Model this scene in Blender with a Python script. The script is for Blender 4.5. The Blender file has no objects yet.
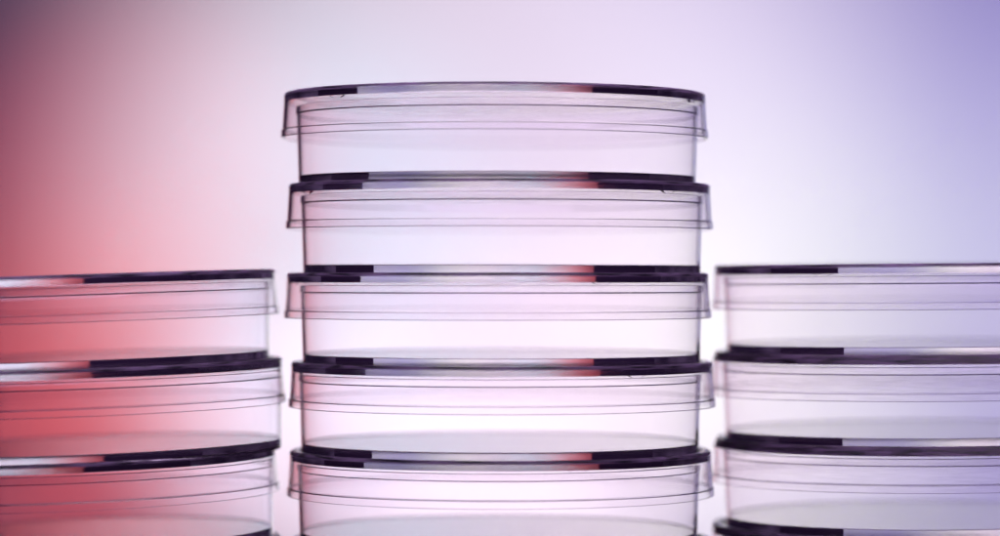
import bpy, math, random
from mathutils import Vector, Matrix
MM = 0.001
SC = bpy.context.scene
COL = SC.collection

# ---------------------------------------------------------------- camera
HORIZON = 278.0            # photo row of the camera's own height
DIST = 661.0               # mm, camera to the axis of the central stack
F_PX = 3117.0              # focal length in photo pixels (1000 wide)
cam = bpy.data.cameras.new('camera')
cam.sensor_width = 36.0
cam.lens = F_PX * 36.0 / 1000.0
cam.shift_y = (HORIZON - 268.0) / 1000.0
cam.clip_start = 0.01
cam.clip_end = 20.0
cam.dof.use_dof = True
cam.dof.focus_distance = (DIST - 30) * MM
cam.dof.aperture_fstop = 6.6
co = bpy.data.objects.new('camera', cam)
co.location = (0, -DIST * MM, 0)
co.rotation_euler = (math.radians(90), 0, 0)
COL.objects.link(co)
SC.camera = co

# ---------------------------------------------------------------- world, exposure
w = bpy.data.worlds.new('World')
SC.world = w
w.use_nodes = True
bg = w.node_tree.nodes['Background']
# dim violet air of the darkened studio, a little uneven
wn = w.node_tree
wt = wn.nodes.new('ShaderNodeTexCoord')
wz = wn.nodes.new('ShaderNodeTexNoise'); wz.inputs['Scale'].default_value = 5.0; wz.inputs['Detail'].default_value = 2
wc = wn.nodes.new('ShaderNodeValToRGB')
wc.color_ramp.elements[0].position = 0.42; wc.color_ramp.elements[0].color = (0.014, 0.007, 0.024, 1)
wc.color_ramp.elements[1].position = 0.72; wc.color_ramp.elements[1].color = (0.11, 0.07, 0.15, 1)
wn.links.new(wt.outputs['Generated'], wz.inputs['Vector'])
wn.links.new(wz.outputs['Fac'], wc.inputs[0])
wn.links.new(wc.outputs[0], bg.inputs[0])
bg.inputs[1].default_value = 1.0
SC.view_settings.view_transform = 'Standard'
SC.view_settings.look = 'None'
SC.view_settings.exposure = 0.0
SC.view_settings.gamma = 1.0
SC.render.engine = 'CYCLES'
cy = SC.cycles
cy.max_bounces = 40
cy.transmission_bounces = 40
cy.glossy_bounces = 24
cy.diffuse_bounces = 3
cy.transparent_max_bounces = 16
cy.sample_clamp_indirect = 0.0
cy.use_denoising = True
cy.denoising_prefilter = 'ACCURATE'
cy.denoising_input_passes = 'RGB_ALBEDO_NORMAL'
cy.use_adaptive_sampling = False
cy.caustics_refractive = True
cy.caustics_reflective = True

# ---------------------------------------------------------------- coloured studio spots behind the backdrop
BACK_Y = 730.0             # mm behind the central stack
SHEET = 0.8
LAMPS = [
    (-80.2, -68.8, 105.1, 42.4, (0.3943, 0.4276, 0.4922)),
    (122.1, -19.3, 133.7, 62.3, (0.4109, 0.4563, 0.2167)),
    (254.4, 6.7, 293.1, 77.8, (0.305, 0.265, 0.660)),
    (16.2, -90.6, 174.1, 44.8, (0.6297, 0.5402, 0.5735)),
    (-90.1, 14.6, 169.8, 38.2, (0.1116, 0.2893, 0.322)),
    (0.5, 89.4, 277.6, 39.4, (0.6438, 0.563, 0.6035)),
    (-142.9, 52.0, 195.6, 25.0, (0.2167, 0.0223, 0.0353)),
    (338.2, 15.5, 217.9, 40.7, (0.2504, 0.26, 0.08)),
    (-160.9, -42.1, 95.0, 80.0, (0.655, 0.080, 0.052)),
    (0.0, -95.0, 95.0, 38.0, (0.34, 0.31, 0.335)),  # extra spot added to brighten what shows through the fifth central dish
    (140.0, -88.0, 95.0, 40.0, (0.15, 0.135, 0.15)),  # extra spot added to brighten the lower dishes of the right stack
]
KL = (DIST + BACK_Y) / 1261.0
for i, (X, Z, d, h, rgb) in enumerate(LAMPS):
    X, Z, d = X * KL, Z * KL, d * KL
    m = max(rgb)
    L = bpy.data.lights.new('studio_spot', 'SPOT')
    L.color = [c / m for c in rgb]
    L.energy = m * (d * MM) ** 2 * 4 * math.pi ** 2 / SHEET
    L.spot_size = math.radians(2 * h)
    L.spot_blend = 1.0
    L.shadow_soft_size = 0.008
    o = bpy.data.objects.new('studio_spot', L)
    o.location = (X * MM, (BACK_Y + d) * MM, Z * MM)
    o.rotation_euler = (math.radians(-90), 0, 0)    # shines towards -Y
    o.rotation_euler = Vector((0, -1, 0)).to_track_quat('-Z', 'Z').to_euler()
    COL.objects.link(o)

# unseen violet fill light added overhead to lift the dark lid rings
L = bpy.data.lights.new('overhead_fill', 'AREA')
L.shape = 'RECTANGLE'; L.size = 0.50; L.size_y = 0.40
L.color = (0.86, 0.72, 1.0)
TOP_RADIANCE = 3.0
L.energy = TOP_RADIANCE * math.pi * L.size * L.size_y
o = bpy.data.objects.new('overhead_fill', L)
o.location = (0, -0.08, 0.36)
COL.objects.link(o)

# ---------------------------------------------------------------- materials
def mat(name):
    m = bpy.data.materials.new(name)
    m.use_nodes = True
    nt = m.node_tree
    nt.nodes.clear()
    out = nt.nodes.new('ShaderNodeOutputMaterial')
    return m, nt, out

def plastic(name, bump, rough=0.0, ring=(-0.0004, -0.00005)):
    m, nt, out = mat(name)
    tcn = nt.nodes.new('ShaderNodeTexCoord')
    mp = nt.nodes.new('ShaderNodeMapping')
    mp.inputs['Scale'].default_value = (60, 60, 900)
    nz = nt.nodes.new('ShaderNodeTexNoise')
    nz.inputs['Detail'].default_value = 3
    nz.inputs['Scale'].default_value = 1.0
    bp = nt.nodes.new('ShaderNodeBump')
    bp.inputs['Strength'].default_value = 1.0
    bp.inputs['Distance'].default_value = bump
    nt.links.new(tcn.outputs['Object'], mp.inputs[0])
    nt.links.new(mp.outputs[0], nz.inputs['Vector'])
    # sparse fine scratches and dust marks
    mp2 = nt.nodes.new('ShaderNodeMapping'); mp2.inputs['Scale'].default_value = (220, 220, 2600)
    n2 = nt.nodes.new('ShaderNodeTexNoise'); n2.inputs['Scale'].default_value = 1.0; n2.inputs['Detail'].default_value = 1
    r2 = nt.nodes.new('ShaderNodeMapRange')
    r2.inputs['From Min'].default_value = 0.79; r2.inputs['From Max'].default_value = 0.85
    r2.inputs['To Max'].default_value = 1.0
    a2 = nt.nodes.new('ShaderNodeMath'); a2.operation = 'ADD'
    nt.links.new(tcn.outputs['Object'], mp2.inputs[0]); nt.links.new(mp2.outputs[0], n2.inputs['Vector'])
    nt.links.new(n2.outputs['Fac'], r2.inputs['Value'])
    nt.links.new(nz.outputs['Fac'], a2.inputs[0]); nt.links.new(r2.outputs[0], a2.inputs[1])
    nt.links.new(a2.outputs[0], bp.inputs['Height'])
    IOR = 1.57
    rf = nt.nodes.new('ShaderNodeBsdfRefraction')
    # the raised ring on the lid is given a rougher surface
    sp = nt.nodes.new('ShaderNodeSeparateXYZ')
    rg = nt.nodes.new('ShaderNodeMapRange'); rg.interpolation_type = 'SMOOTHSTEP'
    rg.inputs['From Min'].default_value, rg.inputs['From Max'].default_value = ring
    rg.inputs['To Min'].default_value = rough; rg.inputs['To Max'].default_value = 0.32
    nt.links.new(tcn.outputs['Object'], sp.inputs[0])
    nt.links.new(sp.outputs['Z'], rg.inputs['Value'])
    ln = nt.nodes.new('ShaderNodeVectorMath'); ln.operation = 'LENGTH'
    gt = nt.nodes.new('ShaderNodeMath'); gt.operation = 'GREATER_THAN'; gt.inputs[1].default_value = 0.0431
    rm = nt.nodes.new('ShaderNodeMath'); rm.operation = 'MULTIPLY'
    nt.links.new(tcn.outputs['Object'], ln.inputs[0]); nt.links.new(ln.outputs['Value'], gt.inputs[0])
    nt.links.new(rg.outputs[0], rm.inputs[0]); nt.links.new(gt.outputs[0], rm.inputs[1])
    nt.links.new(rm.outputs[0], rf.inputs['Roughness'])
    rf.inputs['Color'].default_value = (0.998, 0.986, 0.997, 1)
    nt.links.new(bp.outputs[0], rf.inputs['Normal'])
    rf.inputs['IOR'].default_value = IOR
    gl = nt.nodes.new('ShaderNodeBsdfGlossy')
    nt.links.new(rm.outputs[0], gl.inputs['Roughness'])
    nt.links.new(bp.outputs[0], gl.inputs['Normal'])
    fr = nt.nodes.new('ShaderNodeFresnel')
    fr.inputs['IOR'].default_value = IOR
    # weak surface reflection face-on, full reflection at grazing and past the critical angle
    m1 = nt.nodes.new('ShaderNodeMapRange'); m1.interpolation_type = 'SMOOTHSTEP'
    m1.inputs['From Min'].default_value = 0.30; m1.inputs['From Max'].default_value = 0.62
    m1.inputs['To Min'].default_value = 0.25; m1.inputs['To Max'].default_value = 1.3
    m2 = nt.nodes.new('ShaderNodeMath'); m2.operation = 'MULTIPLY'; m2.use_clamp = True
    nt.links.new(fr.outputs[0], m1.inputs['Value'])
    nt.links.new(m1.outputs[0], m2.inputs[0])
    nt.links.new(fr.outputs[0], m2.inputs[1])
    mx = nt.nodes.new('ShaderNodeMixShader')
    nt.links.new(m2.outputs[0], mx.inputs[0])
    nt.links.new(rf.outputs[0], mx.inputs[1])
    nt.links.new(gl.outputs[0], mx.inputs[2])
    # violet scatter colour stands in for light the ring bends, plus scuff grain
    df = nt.nodes.new('ShaderNodeBsdfDiffuse'); df.inputs['Color'].default_value = (0.66, 0.44, 0.76, 1)
    tl = nt.nodes.new('ShaderNodeBsdfTranslucent'); tl.inputs['Color'].default_value = (0.66, 0.44, 0.76, 1)
    ad = nt.nodes.new('ShaderNodeMixShader'); ad.inputs[0].default_value = 0.4
    nt.links.new(df.outputs[0], ad.inputs[1]); nt.links.new(tl.outputs[0], ad.inputs[2])
    gn = nt.nodes.new('ShaderNodeTexNoise'); gn.inputs['Scale'].default_value = 1.0; gn.inputs['Detail'].default_value = 4
    gm = nt.nodes.new('ShaderNodeMapping'); gm.inputs['Scale'].default_value = (160, 160, 2200)
    nt.links.new(tcn.outputs['Object'], gm.inputs[0]); nt.links.new(gm.outputs[0], gn.inputs['Vector'])
    gr = nt.nodes.new('ShaderNodeMapRange')
    gr.inputs['From Min'].default_value = 0.38; gr.inputs['From Max'].default_value = 0.72
    gr.inputs['To Min'].default_value = 0.05; gr.inputs['To Max'].default_value = 2.4
    nt.links.new(gn.outputs['Fac'], gr.inputs['Value'])
    g2 = nt.nodes.new('ShaderNodeMath'); g2.operation = 'MULTIPLY'
    nt.links.new(gr.outputs[0], g2.inputs[0]); nt.links.new(rm.outputs[0], g2.inputs[1])
    mg = nt.nodes.new('ShaderNodeMixShader')
    nt.links.new(g2.outputs[0], mg.inputs[0]); nt.links.new(mx.outputs[0], mg.inputs[1]); nt.links.new(ad.outputs[0], mg.inputs[2])
    nt.links.new(mg.outputs[0], out.inputs['Surface'])
    v = nt.nodes.new('ShaderNodeVolumeAbsorption')      # long paths through the plastic go faintly violet
    v.inputs['Color'].default_value = (0.55, 0.44, 0.58, 1)
    v.inputs['Density'].default_value = 5.5
    nt.links.new(v.outputs[0], out.inputs['Volume'])
    return m

def diffusion():
    m, nt, out = mat('diffusion_sheet')
    t = nt.nodes.new('ShaderNodeBsdfTranslucent')
    t.inputs['Color'].default_value = (SHEET, SHEET, SHEET, 1)
    nt.links.new(t.outputs[0], out.inputs['Surface'])
    return m

def simple(name, col, rough, spec=0.5):
    m, nt, out = mat(name)
    p = nt.nodes.new('ShaderNodeBsdfPrincipled')
    n = nt.nodes.new('ShaderNodeTexNoise')
    n.inputs['Scale'].default_value = 60
    r = nt.nodes.new('ShaderNodeMapRange')
    r.inputs['To Min'].default_value = rough * 0.85
    r.inputs['To Max'].default_value = min(1, rough * 1.15)
    nt.links.new(n.outputs['Fac'], r.inputs['Value'])
    nt.links.new(r.outputs[0], p.inputs['Roughness'])
    p.inputs['Base Color'].default_value = (*col, 1)
    p.inputs['Specular IOR Level'].default_value = spec
    nt.links.new(p.outputs[0], out.inputs['Surface'])
    return m

PLASTIC = plastic('clear_polystyrene', 0.000002)
SCUFFED = plastic('scuffed_polystyrene', 0.000012, 0.02, (-0.0015, -0.0012))

# ---------------------------------------------------------------- helpers
def link(name, verts, faces, m, parent=None, smooth=None):
    me = bpy.data.meshes.new(name)
    me.from_pydata([(x * MM, y * MM, z * MM) for x, y, z in verts], [], faces)
    me.update()
    if smooth:
        me.polygons.foreach_set('use_smooth', [True] * len(me.polygons))
        me.set_sharp_from_angle(angle=math.radians(smooth))
    me.materials.append(m)
    o = bpy.data.objects.new(name, me)
    COL.objects.link(o)
    if parent: o.parent = parent
    return o

def fillet(pts):
    """pts: (r, z, fillet radius) polyline -> (r, z) polyline with rounded corners."""
    out = []
    n = len(pts)
    for i, (r, z, f) in enumerate(pts):
        if f <= 0 or i in (0, n - 1):
            out.append((r, z)); continue
        p = Vector((r, z)); a = Vector(pts[i-1][:2]) - p; b = Vector(pts[i+1][:2]) - p
        la, lb = a.length, b.length
        a.normalize(); b.normalize()
        ang = a.angle(b)
        t = min(f / math.tan(ang / 2), la * 0.48, lb * 0.48)
        p0, p1 = p + a * t, p + b * t
        k = 6 if f >= 0.2 else 4
        for j in range(k + 1):
            s = j / k
            q = p0 * (1 - s) ** 2 + p * 2 * s * (1 - s) + p1 * s * s
            out.append((q.x, q.y))
    # support rings keep the shading normals of the long straight runs straight
    res = [out[0]]
    for p, q in zip(out, out[1:]):
        d = math.hypot(q[0] - p[0], q[1] - p[1])
        if d > 0.3:
            e = 0.03 / d
            res.append((p[0] + (q[0] - p[0]) * e, p[1] + (q[1] - p[1]) * e))
            res.append((q[0] + (p[0] - q[0]) * e, q[1] + (p[1] - q[1]) * e))
        res.append(q)
    return res

def lathe(name, pts, parent, m=None, seg=288):
    prof = fillet(pts)              # starts and ends on the axis
    top, bot = prof[0], prof[-1]
    ring = prof[1:-1]
    V = [(0, 0, top[1]), (0, 0, bot[1])]
    for r, z in ring:
        for k in range(seg):
            a = 2 * math.pi * k / seg
            V.append((r * math.cos(a), r * math.sin(a), z))
    F = []
    idx = lambda i, k: 2 + i * seg + k % seg
    for k in range(seg):
        F.append((0, idx(0, k), idx(0, k + 1)))
        F.append((1, idx(len(ring) - 1, k + 1), idx(len(ring) - 1, k)))
    for i in range(len(ring) - 1):
        for k in range(seg):
            F.append((idx(i, k), idx(i + 1, k), idx(i + 1, k + 1), idx(i, k + 1)))
    return link(name, V, F, m or PLASTIC, parent, smooth=38)

def box(name, lo, hi, m, parent=None):
    V = [(x, y, z) for z in (lo[2], hi[2]) for y in (lo[1], hi[1]) for x in (lo[0], hi[0])]
    F = [(0, 2, 3, 1), (4, 5, 7, 6), (0, 1, 5, 4), (2, 6, 7, 3), (1, 3, 7, 5), (0, 4, 6, 2)]
    return link(name, V, F, m, parent)

# ---------------------------------------------------------------- the setting
PANEL = (-233, 382, -190, 330)
b = link('backdrop', [(PANEL[0], BACK_Y, PANEL[2]), (PANEL[1], BACK_Y, PANEL[2]), (PANEL[1], BACK_Y, PANEL[3]), (PANEL[0], BACK_Y, PANEL[3])],
         [(0, 1, 2, 3)], diffusion())
b['kind'] = 'structure'
TABLE_Z = -74.4
# unseen dark board added round the lit sheet to block lamp spill
X0, X1, ZA, ZB = PANEL
O, IB = 320, 3
V = []
for y in (BACK_Y - 3, BACK_Y + 3):
    V += [(X0 - O, y, ZA - O), (X1 + O, y, ZA - O), (X1 + O, y, ZB + O), (X0 - O, y, ZB + O),
          (X0, y, ZA), (X1, y, ZA), (X1, y, ZB), (X0, y, ZB)]
F = []
for k in range(4):
    n = (k + 1) % 4
    F += [(k, n, 4 + n, 4 + k), (8 + k, 12 + k, 12 + n, 8 + n), (k, 8 + k, 8 + n, n), (4 + k, 4 + n, 12 + n, 12 + k)]
b = link('spill_mask', V, F, simple('black_board', (0.17, 0.10, 0.22), 0.9, 0.1))
b['kind'] = 'structure'
t = box('table', (-420, -180, TABLE_Z - 18), (420, 75, TABLE_Z), simple('white_laminate', (0.45, 0.41, 0.46), 0.3))
t['kind'] = 'structure'

# ---------------------------------------------------------------- one petri dish (origin: plane of the lid's flat top)
PITCH = 18.7
def make_dish(scuffed=False):
    root = bpy.data.objects.new('petri_dish', None)
    root.empty_display_size = 0.02
    COL.objects.link(root)
    lid = lathe('lid', [
        (0, 0, 0), (42.75, 0, .12), (42.95, .56, .12), *([(43.85, .56, .15), (44.62, -1.25, .2)] if scuffed else [(44.58, .56, .85), (44.62, -1.7, .3)]), (44.93, -7.1, .15), (45.18, -7.4, .15), (45.24, -8.95, .18), (44.66, -8.95, .15), (44.6, -7.5, .12),
        (44.42, -7.25, .12), (44.06, -1.4, .05), (0, -1.4, 0)], root, SCUFFED if scuffed else PLASTIC)
    bz = -PITCH + 0.04
    lathe('base', [
        (0, bz + .15, 0), (41.0, bz + .15, .05), (41.15, bz, .05), (42.02, bz, .2),
        (42.45, -3.62, .14), (42.68, -3.45, .14), (42.62, -1.98, .2), (42.0, -1.98, .18), (42.08, -3.6, .12),
        (41.68, bz + 1.95, .18), (0, bz + 1.95, 0)][::-1], root)
    for k in range(3):      # small moulded vent ribs under the lid
        V = []; F = []
        n = 12
        for j in range(n + 1):
            a = 2 * math.pi * k / 3 + (j / n - .5) * 0.10
            h = .45 * min(1, 5 * min(j, n - j) / n) + .04
            for r in (42.4, 43.0):
                V += [(r * math.cos(a), r * math.sin(a), -1.36), (r * math.cos(a), r * math.sin(a), -1.36 - h)]
        for j in range(n):
            q = 4 * j
            F += [(q, q + 4, q + 5, q + 1), (q + 2, q + 3, q + 7, q + 6), (q + 1, q + 5, q + 7, q + 3), (q, q + 2, q + 6, q + 4)]
        F += [(0, 1, 3, 2), (4 * n, 4 * n + 2, 4 * n + 3, 4 * n + 1)]
        link('vent_rib', V, F, PLASTIC, lid)
    return root

def copy_tree(o, parent=None):
    c = o.copy(); COL.objects.link(c); c.parent = parent
    for ch in list(o.children): copy_tree(ch, c)
    return c

def place(o, x, y, z, tilt_deg, spin_deg, dxbase, label, lift=0.0):
    o.location = (x * MM, y * MM, z * MM)
    o.rotation_euler = (0, math.radians(tilt_deg), 0)
    for ch in o.children:
        ch.rotation_euler = (0, 0, math.radians(spin_deg))
        ch.location = (dxbase * MM, 0, 0) if ch.name.startswith('base') else (0, 0, lift * MM)
    o['label'] = label
    o['category'] = 'petri dish'
    o['group'] = 'clear lidded petri dishes in three stacks'

# x offset of lid axis (mm), z of lid plane, tilt (deg), spin (deg), base offset against lid
Z0 = 0.53
CENTRE = [  # x, tilt, spin, dx of base
    (-1.1, 0.15, 222, 0.55), (-0.1, 0.1, 323, 0.5), (-0.5, 0.0, 299, 0.8), (0.4, 0.0, 309, -0.4), (0.1, 0.0, 291, -0.4), (0.3, 0, 15, 0)]
LEFT = [(-92.3, 0.8), (-90.8, 1.9), (-92.2, 1.4), (-91.0, 0)]
RIGHT = [(91.3, 0), (91.0, 0), (91.2, 0), (90.8, 0)]
names = {
 'c': ['topmost clear petri dish crowning the tall central stack, nothing above it',
       'second clear petri dish from the top of the tall central stack',
       'third central petri dish from the top, level with tops of both side stacks',
       'fourth clear petri dish from the top of the central stack',
       'fifth clear petri dish from the top of the central stack',
       'lowest petri dish of the central stack, only its lid edge showing at the bottom'],
 'l': ['top clear petri dish of the left stack, tinted red by the glow behind',
       'second clear petri dish from the top of the red-lit left stack',
       'third clear petri dish from the top of the red-lit left stack',
       'lowest petri dish of the left stack, only a sliver of its lid in view'],
 'r': ['top clear petri dish of the right stack, tinted pale violet by the glow behind',
       'second clear petri dish from the top of the violet-lit right stack',
       'third clear petri dish from the top of the violet-lit right stack, scuffed dark lid edge',
       'lowest petri dish of the right stack, cut off by the bottom edge'],
}
proto = make_dish()
first = True
def nxt():
    global first
    if first:
        first = False
        return proto
    return copy_tree(proto)
spots = []
for i, (x, tl, sp, dx) in enumerate(CENTRE):
    spots.append((x, 0, Z0 + PITCH * (2 - i), tl, sp, dx, names['c'][i], 0.45 if i == 0 else 0.0))
for i, (x, dx) in enumerate(LEFT):
    spots.append((x, 0, -0.15 - PITCH * i, -1.95 if i < 3 else -1.2, (281, 274, 262, 20)[i], dx, names['l'][i]))
for i, (x, dx) in enumerate(RIGHT):
    spots.append((x, 18, 2.45 - PITCH * i, -0.4, (235, 264, 284, 40)[i], dx, names['r'][i]))
scuff_proto = make_dish(True)
objs = [nxt() for _ in spots if _[6] not in (names['r'][1], names['r'][2])]
objs[-1:-1] = [scuff_proto, copy_tree(scuff_proto)]
for o, s in zip(objs, spots): place(o, *s)
